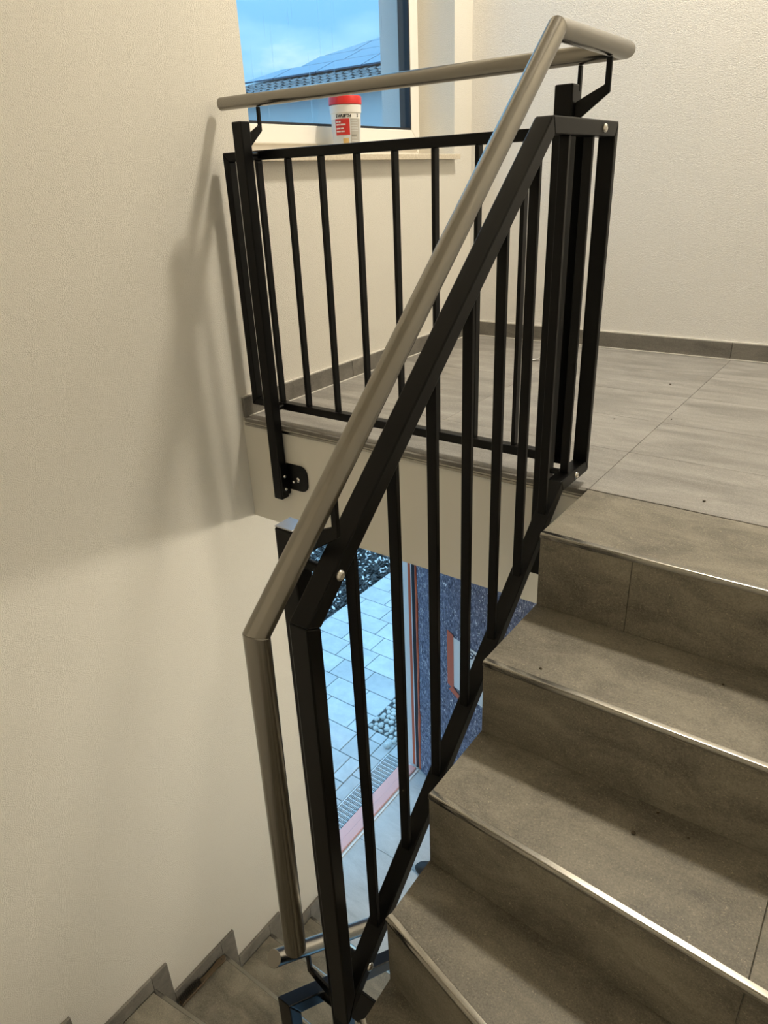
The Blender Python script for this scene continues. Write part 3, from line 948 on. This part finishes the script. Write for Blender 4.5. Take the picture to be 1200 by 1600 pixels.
# gutter
v, f = join([rod((hx, eave_y - 0.06, eave_z - 0.04), (XE1, eave_y - 0.06, eave_z - 0.06), 0.045)])
mesh_obj('gutter', v, f, M['panelframe'], hs, smooth=True)

# ------------------------------------------------------------------ railings
BW = 0.035        # frame width across the panel
BT = 0.028        # frame thickness in the panel plane
def frame_bar(name, quad, axis, lo_, hi_, parent):
    v, f = prism([tuple(p) for p in quad], axis, lo_, hi_)
    return mesh_obj(name, v, f, M['black'], parent, bevel=0.0025)
def bolt_head(center, axis, parent, r=0.0085, h=0.005):
    """domed socket bolt, axis = unit vector out of the surface"""
    d = Vector(axis)
    prof = [(0.0001, h), (r * .35, h), (r * .38, h * .55), (r * .5, h * .98), (r * .8, h * .75), (r, h * .25), (r, 0.0)]
    v, f = lathe(prof, 20)
    q = Vector((0, 0, 1)).rotation_difference(d).to_matrix()
    v = [q @ Vector(p) + Vector(center) for p in v]
    return mesh_obj('bolt', v, f, M['bolt'], parent, smooth=True, angle=40)
def post(parent, x0, x1, y0, y1, z0, z1):
    return box('post', (x0, y0, z0), (x1, y1, z1), M['black'], parent, bevel=0.003, seg=2)

# --- railing along the landing edge
PY0, PY1 = -0.040, -0.0062
FY0, FY1 = 0.026, 0.026 + 0.028
lr = tag(empty('railing', (0.6, -0.02, -0.25)), 'black steel railing with flat bars along the edge of the upper landing', 'railing')
PLX0, PLX1 = 0.150, 0.186
PTX0, PTX1 = 1.067, 1.1055
p1 = post(lr, PLX0, PLX1, PY0, PY1, -0.245, 0.853)
p2 = post(lr, PTX0, PTX1, PY0, PY1, -0.245, 0.853)
XL, XRR = 0.041, 1.100
zt, zb = 0.773, 0.055
segs = mitre_segments([(XL, zb), (XRR, zb), (XRR, zt), (XL, zt)], 0.024, True)
for nm, s in zip(('bottom_rail', 'end_bar', 'top_rail', 'end_bar'), segs):
    frame_bar(nm, s, 1, FY0, FY1, lr)
bx = [0.157, 0.269, 0.387, 0.506, 0.624, 0.740, 0.857, 0.974]
for x in bx:
    box('baluster', (x - 0.005, FY0 + 0.0035, zb + 0.0121), (x + 0.005, FY1 - 0.0035, zt - 0.0121), M['black'], lr, bevel=0.001, seg=1)
for x, pp in (((PLX0 + PLX1) / 2, p1), ((PTX0 + PTX1) / 2, p2)):
    for z in (zt, zb):
        v, f = rod((x, PY1 + 0.0002, z), (x, FY0 - 0.0002, z), 0.008)
        mesh_obj('spacer', v, f, M['black'], lr, smooth=True, angle=40)
def round_rect(x0, x1, z0, z1, r, corners):
    pts = []
    for ci, (cx, cz, a0) in enumerate(((x1, z0, -90), (x1, z1, 0), (x0, z1, 90), (x0, z0, 180))):
        if ci in corners:
            ccx = cx - r if cx == x1 else cx + r; ccz = cz - r if cz == z1 else cz + r
            for q in range(6):
                th = math.radians(a0 + 90 * q / 5); pts.append((ccx + r * math.cos(th), ccz + r * math.sin(th)))
        else: pts.append((cx, cz))
    return pts
def fascia_bracket(parent, px, side):
    """steel angle: one leg on the post, one leg on the slab face"""
    br = empty('mounting_bracket', (px, -0.02, -0.19))
    br.parent = parent; br.location = Vector((px, -0.02, -0.19)) - parent_loc(parent)
    a, b = (px + 0.0003, px + 0.0053) if side > 0 else (px - 0.0053, px - 0.0003)
    box('bracket_leg', (a, PY0 + 0.002, -0.232), (b, -0.0005, -0.125), M['black'], br, bevel=0.001)
    fx0, fx1 = (b + 0.0002, b + 0.082) if side > 0 else (b + 0.0002, b + 0.090)
    v, f = prism(round_rect(fx0, fx1, -0.215, -0.125, 0.028, (0, 1)), 1, -0.0058, -0.0006)
    mesh_obj('bracket_flange', v, f, M['black'], br, bevel=0.001)
    for z in (-0.165, -0.210):
        bolt_head((b if side > 0 else a, (PY0 + PY1) / 2, z), (side, 0, 0), br, 0.006, 0.005)
    cx = (fx0 + fx1) / 2
    if side < 0: return br
    bolt_head((cx, -0.0058, -0.175), (0, -1, 0), br, 0.009, 0.004)
    v, f = rod((cx, -0.010, -0.175), (cx, -0.026, -0.175), 0.004, 10)
    mesh_obj('bolt_thread', v, f, M['bolt'], br, smooth=True, angle=40)
    return br
fascia_bracket(lr, PLX1, 1)
fascia_bracket(lr, PTX0, -1)
HR = 0.0168
HZ = 0.908
HYF = 0.048         # axis of the landing handrail
HXS = 1.168         # axis of the stair handrail
def arm_poly(c0, c1, z):
    """flat handrail arm: from post face c0 out to stem c1, in (c, z)"""
    s = 1 if c1 > c0 else -1
    return [(c0 + s * 0.0003, z - 0.066), (c0 + s * 0.0003, z - 0.030), (c1 - s * 0.0055, z - 0.0045), (c1 - s * 0.0055, z + 0.040), (c1 + s * 0.0055, z + 0.040), (c1 + s * 0.0055, z - 0.018)]
def arm(parent, axis, c0, c1, mid, z, t=0.007):
    v, f = prism(arm_poly(c0, c1, z), axis, mid - t / 2, mid + t / 2)
    return mesh_obj('handrail_bracket', v, f, M['black'], parent, bevel=0.0012, seg=1)
ZA = HZ - HR - 0.0405
arm(lr, 0, PY1, HYF, (PLX0 + PLX1) / 2, ZA)
arm(lr, 0, PY1, HYF, (PTX0 + PTX1) / 2 - 0.004, ZA)

# --- stair railing of the upper flight
SX0, SX1 = 1.134, 1.169
sr = tag(empty('railing', (1.12, -0.6, -0.8)), 'black steel railing sloping up beside the right-hand tiled flight', 'railing')
SL = 0.893
def ztop(y): return 0.494 + SL * (y + 0.57)
def zlow(y): return -0.373 + SL * (y + 0.57)
YE = 0.040; ZT = 0.7725; ZL = 0.044; YV = -0.957
yt = -0.57 + (ZT - 0.494) / SL
yl = -0.57 + (ZL + 0.373) / SL
path = [(YE, ZL), (YE, ZT), (yt, ZT), (YV, ztop(YV)), (YV, zlow(YV)), (yl, ZL)]
segs = mitre_segments(path, BT, True)
for q in segs:                      # the landing end bar is a thinner flat
    for p in q:
        if abs(p.x - (YE - BT / 2)) < 1e-5: p.x = YE - BT / 2 + 0.011
names = ['end_bar', 'top_rail', 'top_rail', 'end_bar', 'bottom_rail', 'bottom_rail']
for nm, s in zip(names, segs):
    frame_bar(nm, s, 0, SX0, SX1, sr)
XC = (SX0 + SX1) / 2
hv = BT / 2 * math.sqrt(1 + SL * SL)
for y in (-0.055, -0.170, -0.287, -0.400, -0.513, -0.626, -0.739, -0.850):
    t0 = ZT - BT / 2 if y > yt + 0.006 else ztop(y) - hv
    b0 = ZL + BT / 2 if y > yl + 0.006 else zlow(y) + hv
    hw = 0.005
    dt = SL * hw if y <= yt + 0.006 else 0; db = SL * hw if y <= yl + 0.006 else 0
    pts = [(y - hw, b0 - db), (y + hw, b0 + db), (y + hw, t0 + dt), (y - hw, t0 - dt)]
    v, f = prism(pts, 0, XC - 0.0095, XC + 0.0095)
    mesh_obj('baluster', v, f, M['black'], sr, bevel=0.001, seg=1)
QY0, QY1 = -0.913, -0.879
QX0, QX1 = 1.066, 1.101
pq = post(sr, QX0, QX1, QY0, QY1, -1.32, 0.2585)
box('post_cap', (QX0 + 0.0004, QY0 + 0.0004, 0.2587), (QX1 - 0.0004, QY1 - 0.0004, 0.2612), M['cap'], sr, bevel=0.001, seg=1)
yq = (QY0 + QY1) / 2
pmid = (PY0 + PY1) / 2
for (y, z, face) in ((pmid, ZT, PTX1), (pmid, ZL, PTX1), (yq, ztop(yq), QX1), (yq, zlow(yq), QX1)):
    v, f = rod((face + 0.0003, y, z), (SX0 - 0.0002, y, z), 0.008)
    mesh_obj('spacer', v, f, M['black'], sr, smooth=True, angle=40)
    bolt_head((SX1, y, z), (1, 0, 0), sr, 0.0085, 0.005)
arm(sr, 1, PTX1, HXS, pmid, ZA)
hz_q = 0.760 + 0.90 * (yq + 0.434)
arm(sr, 1, QX1, HXS, yq, hz_q - HR * 1.345 - 0.0405)
# fixing of the lower post to the side of the flight
box('mounting_bracket', (QX1 + 0.0003, QY0 + 0.004, -0.86), (XS - 0.0005, QY0 + 0.010, -0.745), M['black'], sr, bevel=0.001)

# --- railing of the lower flight (mirror side of the same post)
rl = tag(empty('railing', (1.02, -0.6, -1.6)), 'black steel railing of the lower flight, its corner showing at the bottom edge', 'railing')
LX0, LX1 = 0.998, 1.033
def lt(y): return -0.835 - 0.86 * (y + 0.96)
path = [(-0.978, lt(-0.978)), (0.02, lt(0.02)), (0.02, lt(0.02) - 0.86), (-0.978, lt(-0.978) - 0.80)]
segs = mitre_segments(path, BT, True)
for nm, s in zip(('top_rail', 'end_bar', 'bottom_rail', 'end_bar'), segs):
    frame_bar(nm, s, 0, LX0, LX1, rl)
for i in range(1, 8):
    y = (-0.835, -0.620, -0.52, -0.41, -0.29, -0.17, -0.06)[i - 1]
    tp = lt(y) - 0.0185; bt = lt(y) - 0.80 - 0.06 * (y + 0.978) / 0.998 + 0.0185
    pts = [(y - .005, bt + .0043), (y + .005, bt - .0043), (y + .005, tp - .0043), (y - .005, tp + .0043)]
    v, f = prism(pts, 0, (LX0 + LX1) / 2 - 0.011, (LX0 + LX1) / 2 + 0.011)
    mesh_obj('baluster', v, f, M['black'], rl, bevel=0.001, seg=1)
for z in (lt(yq), lt(yq) - 0.40):
    if z < -1.30: continue
    v, f = rod((LX1 + 0.0002, yq, z), (QX0 - 0.0003, yq, z), 0.008)
    mesh_obj('spacer', v, f, M['black'], rl, smooth=True, angle=40)
HXL = 0.998
def lh(y): return -0.678 - 0.86 * (y + 0.985)
arm(rl, 1, QX0, HXL, yq, lh(yq) - HR * 1.32 - 0.0405)

# ------------------------------------------------------------------ handrails
hr = tag(empty('handrail', (1.168, -0.4, -0.39)), 'brushed stainless steel tube handrail bending from the landing down the stairs', 'handrail')
yb0 = -0.434 + (HZ - 0.760) / 0.90
yb1 = -1.058
pts = [(0.026, HYF, HZ), (HXS, HYF, HZ), (HXS, yb0, HZ), (HXS, yb1, 0.760 + 0.90 * (yb1 + 0.434)), (HXS, yb1 - 0.010, -0.392)]
for s in tube('', pts, HR, None, n=40):
    mesh_obj('handrail_tube', s[0], s[1], M['steel'], hr, smooth=True, angle=40, bevel=0.0008, seg=1)
hl = tag(empty('handrail', (HXL, -0.6, -1.4)), 'short brushed steel handrail of the lower flight ending in a flat cap', 'handrail')
pts = [(HXL, -0.985, lh(-0.985)), (HXL, 0.06, lh(0.06))]
for s in tube('', pts, HR, None, n=40):
    mesh_obj('handrail_tube', s[0], s[1], M['steel'], hl, smooth=True, angle=40, bevel=0.0008, seg=1)

# ------------------------------------------------------------------ tub of wipes on the window sill
TX, TY, TZ = -0.075, 0.733, 0.7832
tub = tag(empty('wipes_tub', (TX, TY, TZ)), 'white plastic tub with red lid and printed label on the window sill', 'tub')
def rad(z): return 0.0475 + (0.0545 - 0.0475) * (z / 0.150)
v, f = lathe([(0.0005, 0.0), (rad(0) - .002, 0.0), (rad(0), 0.002), (rad(0.133), 0.133), (rad(.133) + .0022, 0.1345), (rad(.157) + .0022, 0.158), (rad(.157), 0.160), (0.0005, 0.160)], 56, (TX, TY, TZ))
mesh_obj('tub_body', v, f, M['tubwhite'], tub, smooth=True, angle=35)
v, f = lathe([(0.0568, 0.1605), (0.0588, 0.1605), (0.0588, 0.183), (0.0572, 0.1860), (0.050, 0.187), (0.0005, 0.187)], 56, (TX, TY, TZ))
mesh_obj('tub_lid', v, f, M['red'], tub, smooth=True, angle=35)
cam_az = math.atan2(CAM_POS[1] - TY, CAM_POS[0] - TX)      # front of the print is turned a little away from the camera
AZ0 = cam_az - 0.16
def curved(name, a0, a1, z0, z1, mat, parent, lift=0.0006, n=14):
    v, f = [], []
    for li in (0.0002, lift):
        for i in range(n + 1):
            a = AZ0 + a0 + (a1 - a0) * i / n
            for z in (z0, z1):
                r = rad(z) + li
                v.append((TX + r * math.cos(a), TY + r * math.sin(a), TZ + z))
    m = 2 * (n + 1)
    for i in range(n):
        a = 2 * i
        f.append((a, a + 1, a + 3, a + 2)); f.append((m + a, m + a + 2, m + a + 3, m + a + 1))
        f.append((a, a + 2, m + a + 2, m + a)); f.append((a + 1, m + a + 1, m + a + 3, a + 3))
    f.append((0, m, m + 1, 1)); e = 2 * n; f.append((e, e + 1, m + e + 1, m + e))
    return mesh_obj(name, v, f, mat, parent, smooth=True, angle=30)
curved('label_band', -1.5, 1.5, 0.014, 0.1145, M['printlight'], tub, 0.0006, 40)
curved('label_red', -0.62, 0.40, 0.064, 0.115, M['printred'], tub, 0.0011)
curved('label_grey', 0.46, 1.25, 0.016, 0.115, M['printgrey'], tub, 0.0011)
curved('label_foot', -1.5, 1.5, 0.003, 0.014, M['printblue'], tub, 0.0006, 40)
curved('label_picture', -0.10, 0.30, 0.020, 0.054, M['printtan'], tub, 0.0011)
def text_mesh(name, body, size, a_start, z, mat, bold=0.0):
    cu = bpy.data.curves.new(name, 'FONT'); cu.body = body; cu.size = size; cu.offset = bold
    to = bpy.data.objects.new(name, cu); COL.objects.link(to)
    bpy.context.view_layer.update()
    dg = bpy.context.evaluated_depsgraph_get()
    me = bpy.data.meshes.new_from_object(to.evaluated_get(dg))
    bpy.data.objects.remove(to); bpy.data.curves.remove(cu)
    for vv in me.vertices:
        zz = z + vv.co.y; r = rad(zz) + 0.0016
        a = AZ0 + a_start + vv.co.x / rad(zz)
        vv.co = (TX + r * math.cos(a), TY + r * math.sin(a), TZ + zz)
    me.materials.clear(); me.materials.append(mat)
    return obj(name, me, mat, tub)
text_mesh('brand_lettering', 'WURTH', 0.0125, -0.36, 0.1195, M['printblack'], 0.0007)
def logo(a):
    for (da, dz0, dz1, wd) in ((0, .1255, .1305, .085), (0.0, .1195, .124, .085)):
        curved('logo_mark', a + da, a + da + wd, dz0, dz1, M['printblack'], tub, 0.0012, 3)
    curved('logo_mark', a + 0.033, a + 0.052, .127, .132, M['tubwhite'], tub, 0.0018, 2)
logo(-0.52); logo(0.98)
# white print lines on the red field, words too small to read
rnd = random.Random(3)
for (z, words) in ((0.1035, (0.16, 0.16)), (0.0945, (0.28, 0.36)), (0.0825, (0.30, 0.20)), (0.0735, (0.32, 0.24))):
    a = -0.55
    for w in words:
        nlet = max(3, int(w / 0.045))
        for q in range(nlet):
            curved('print_mark', a + q * w / nlet, a + (q + 0.75) * w / nlet, z, z + 0.0045, M['printwhite'], tub, 0.0016, 2)
        a += w + 0.035
for z in (0.108, 0.100, 0.092, 0.084, 0.076, 0.062, 0.053, 0.044, 0.035):
    curved('print_mark', 0.52, 0.52 + rnd.uniform(0.4, 0.62), z, z + 0.0018, M['printblack'] if z in (0.062,) else M['printlight'], tub, 0.0016, 6)

# ------------------------------------------------------------------ wire brush on the lower flight
zt12 = -12 * RISE
br = tag(empty('wire_brush', (0.03, -0.6, zt12)), 'wooden wire brush with dark bristles lying against the stepped skirting', 'brush')
def bpt(s, w, h):         # s along the step (towards the nosing), w across, h up
    return (0.034 + w, -0.725 + s, zt12 + 0.014 + h)
outl = [(0.0, 0.011), (0.10, 0.012), (0.125, 0.009), (0.16, 0.009), (0.20, 0.013), (0.218, 0.012), (0.226, 0.006)]
top = [bpt(s, w, 0.006) for s, w in outl] + [bpt(s, -w, 0.006) for s, w in outl[::-1]]
bot = [bpt(s, w, -0.006) for s, w in outl] + [bpt(s, -w, -0.006) for s, w in outl[::-1]]
n = len(top)
mesh_obj('brush_handle', bot + top, [tuple(range(n)), tuple(range(2 * n - 1, n - 1, -1))] + [(i, (i + 1) % n, n + (i + 1) % n, n + i) for i in range(n)], M['wood'], br, bevel=0.002)
v, f = lathe([(0.0001, 0.0004), (0.0035, 0.0004)], 12)
v = [tuple(Vector(p) + Vector(bpt(0.208, 0, 0.0062))) for p in v]
mesh_obj('hole_shade_disc', v, f, M['dark'], br)  # flat disc coloured dark for the shade inside a hanging hole
tuft = None
for i in range(13):
    for j in range(3):
        a = Vector(bpt(0.006 + i * 0.0075, -0.007 + j * 0.007, 0.0062))
        v, f = join([rod((a.x + dx, a.y + dy, a.z), (a.x + dx * 2.2 - 0.003, a.y + dy * 2.2, a.z + 0.022), 0.0007, 4) for dx, dy in ((-.0012, 0), (.0012, 0.0005), (0, .0013), (0, -.0013))])
        mesh_obj('bristle_tuft', v, f, M['wire'], br)

# ------------------------------------------------------------------ small litter
def crumb(x, y, z, r, label, name='dirt_crumb', cat='crumb', mat='crumb'):
    r *= 0.72
    bm = bmesh.new(); bmesh.ops.create_icosphere(bm, subdivisions=1, radius=r)
    for vv in bm.verts: vv.co = Vector((vv.co.x * random.uniform(.7, 1.3), vv.co.y * random.uniform(.5, 1.1), vv.co.z * random.uniform(.35, .6)))
    zmin = min(vv.co.z for vv in bm.verts)
    me = bpy.data.meshes.new(name); bm.to_mesh(me); bm.free(); me.materials.append(M[mat])
    o = bpy.data.objects.new(name, me); COL.objects.link(o); o.location = (x, y, z - zmin + 0.0001); o.rotation_euler[2] = random.random() * 6
    return tag(o, label, cat, 'dirt crumbs on the tiles')
crumb(1.440, 0.075, 0, .0055, 'dark crumb on the landing tile just behind the top step')
crumb(1.090, 1.033, 0, .0055, 'dark crumb on the landing tile nearest the back wall')
crumb(1.057, 0.562, 0, .0045, 'tiny dark crumb on the landing tile right of the railing end')
crumb(1.206, 0.640, 0, .0045, 'tiny dark crumb beside the long floor joint of the landing')
crumb(1.297, -.470, -RISE, .0050, 'dark flake near the front edge of the second step')
crumb(1.538, -.587, -2 * RISE, .0065, 'brown dirt crumb in the middle of the third step')
crumb(1.560, -.520, -2 * RISE, .0040, 'small dark crumb in the shade at the back of the third step')
crumb(1.620, -.545, -2 * RISE, .0040, 'dark crumb furthest right in the shade of the third step')
crumb(1.600, -.330, -RISE, .0042, 'dark crumb in the shade at the back of the second step')
# curled scrap of white plaster tape on the landing
v, f = [], []
for i in range(7):
    t = i / 6.0
    for w in (-0.5, 0.5):
        for th in (0.0, 0.0012):
            v.append((0.500 + 0.034 * t, 1.150 + w * 0.02 + 0.004 * t, 0.0014 + 0.012 * t * t + th + 0.002 * w * w))
for i in range(6):
    a = 4 * i; b = a + 4
    f += [(a, b, b + 2, a + 2), (a + 1, a + 3, b + 3, b + 1), (a, a + 1, b + 1, b), (a + 2, b + 2, b + 3, a + 3)]
f += [(0, 2, 3, 1), (24, 25, 27, 26)]
tag(mesh_obj('paper_scrap', v, f, M['paper']), 'small curled white scrap on the landing floor by the back wall', 'scrap')
# dark stopper on the entrance floor
bm = bmesh.new(); bmesh.ops.create_uvsphere(bm, u_segments=20, v_segments=12, radius=1.0)
for vv in bm.verts:
    c = vv.co
    vv.co = Vector((c.x * 0.085, c.y * 0.045, (max(c.z, -0.55) + 0.55) * 0.042))
me = bpy.data.meshes.new('door_stopper'); bm.to_mesh(me); bm.free()
st = obj('door_stopper', me, M['rubber'], smooth=True, angle=40, loc=(0.285, 0.655, ZG + 0.0002))
st.rotation_euler[2] = 0.3
tag(st, 'small black rounded stopper on the entrance floor, just showing below the third step', 'door stopper')

# ------------------------------------------------------------------ lamps
def ceiling_lamp(loc, watts, radius, label, drop=0.05, dome=False):
    x, y, z = loc
    top_ = drop - 0.001 - (0.045 if dome else 0)
    r = tag(empty('ceiling_lamp', (x, y, z + drop)), label, 'lamp')
    v, f = lathe([(0.0005, top_), (radius + .03, top_), (radius + .03, 0.012), (radius + .012, 0.012), (radius + .012, 0.03), (0.0005, 0.03)], 40, (x, y, z + (0.045 if dome else 0)))
    mesh_obj('lamp_housing', v, f, M['lampwhite'], r, smooth=True, angle=35)
    if dome:
        ld = bpy.data.lights.new('lamp_light', 'POINT'); ld.shadow_soft_size = radius
    else:
        ld = bpy.data.lights.new('lamp_light', 'AREA'); ld.shape = 'DISK'; ld.size = radius * 2
    ld.energy = watts; ld.color = LAMP_COL
    lo_ = bpy.data.objects.new('lamp_light', ld); COL.objects.link(lo_)
    lo_.location = (x, y, z)
    return r
ceiling_lamp(LAMP_UP, LAMP_UP_W, 0.16, 'round white ceiling lamp above the upper landing', drop=0.075)
ceiling_lamp(LAMP_LOW, LAMP_LOW_W, 0.05, 'round white ceiling lamp under the landing slab', drop=0.105, dome=True)
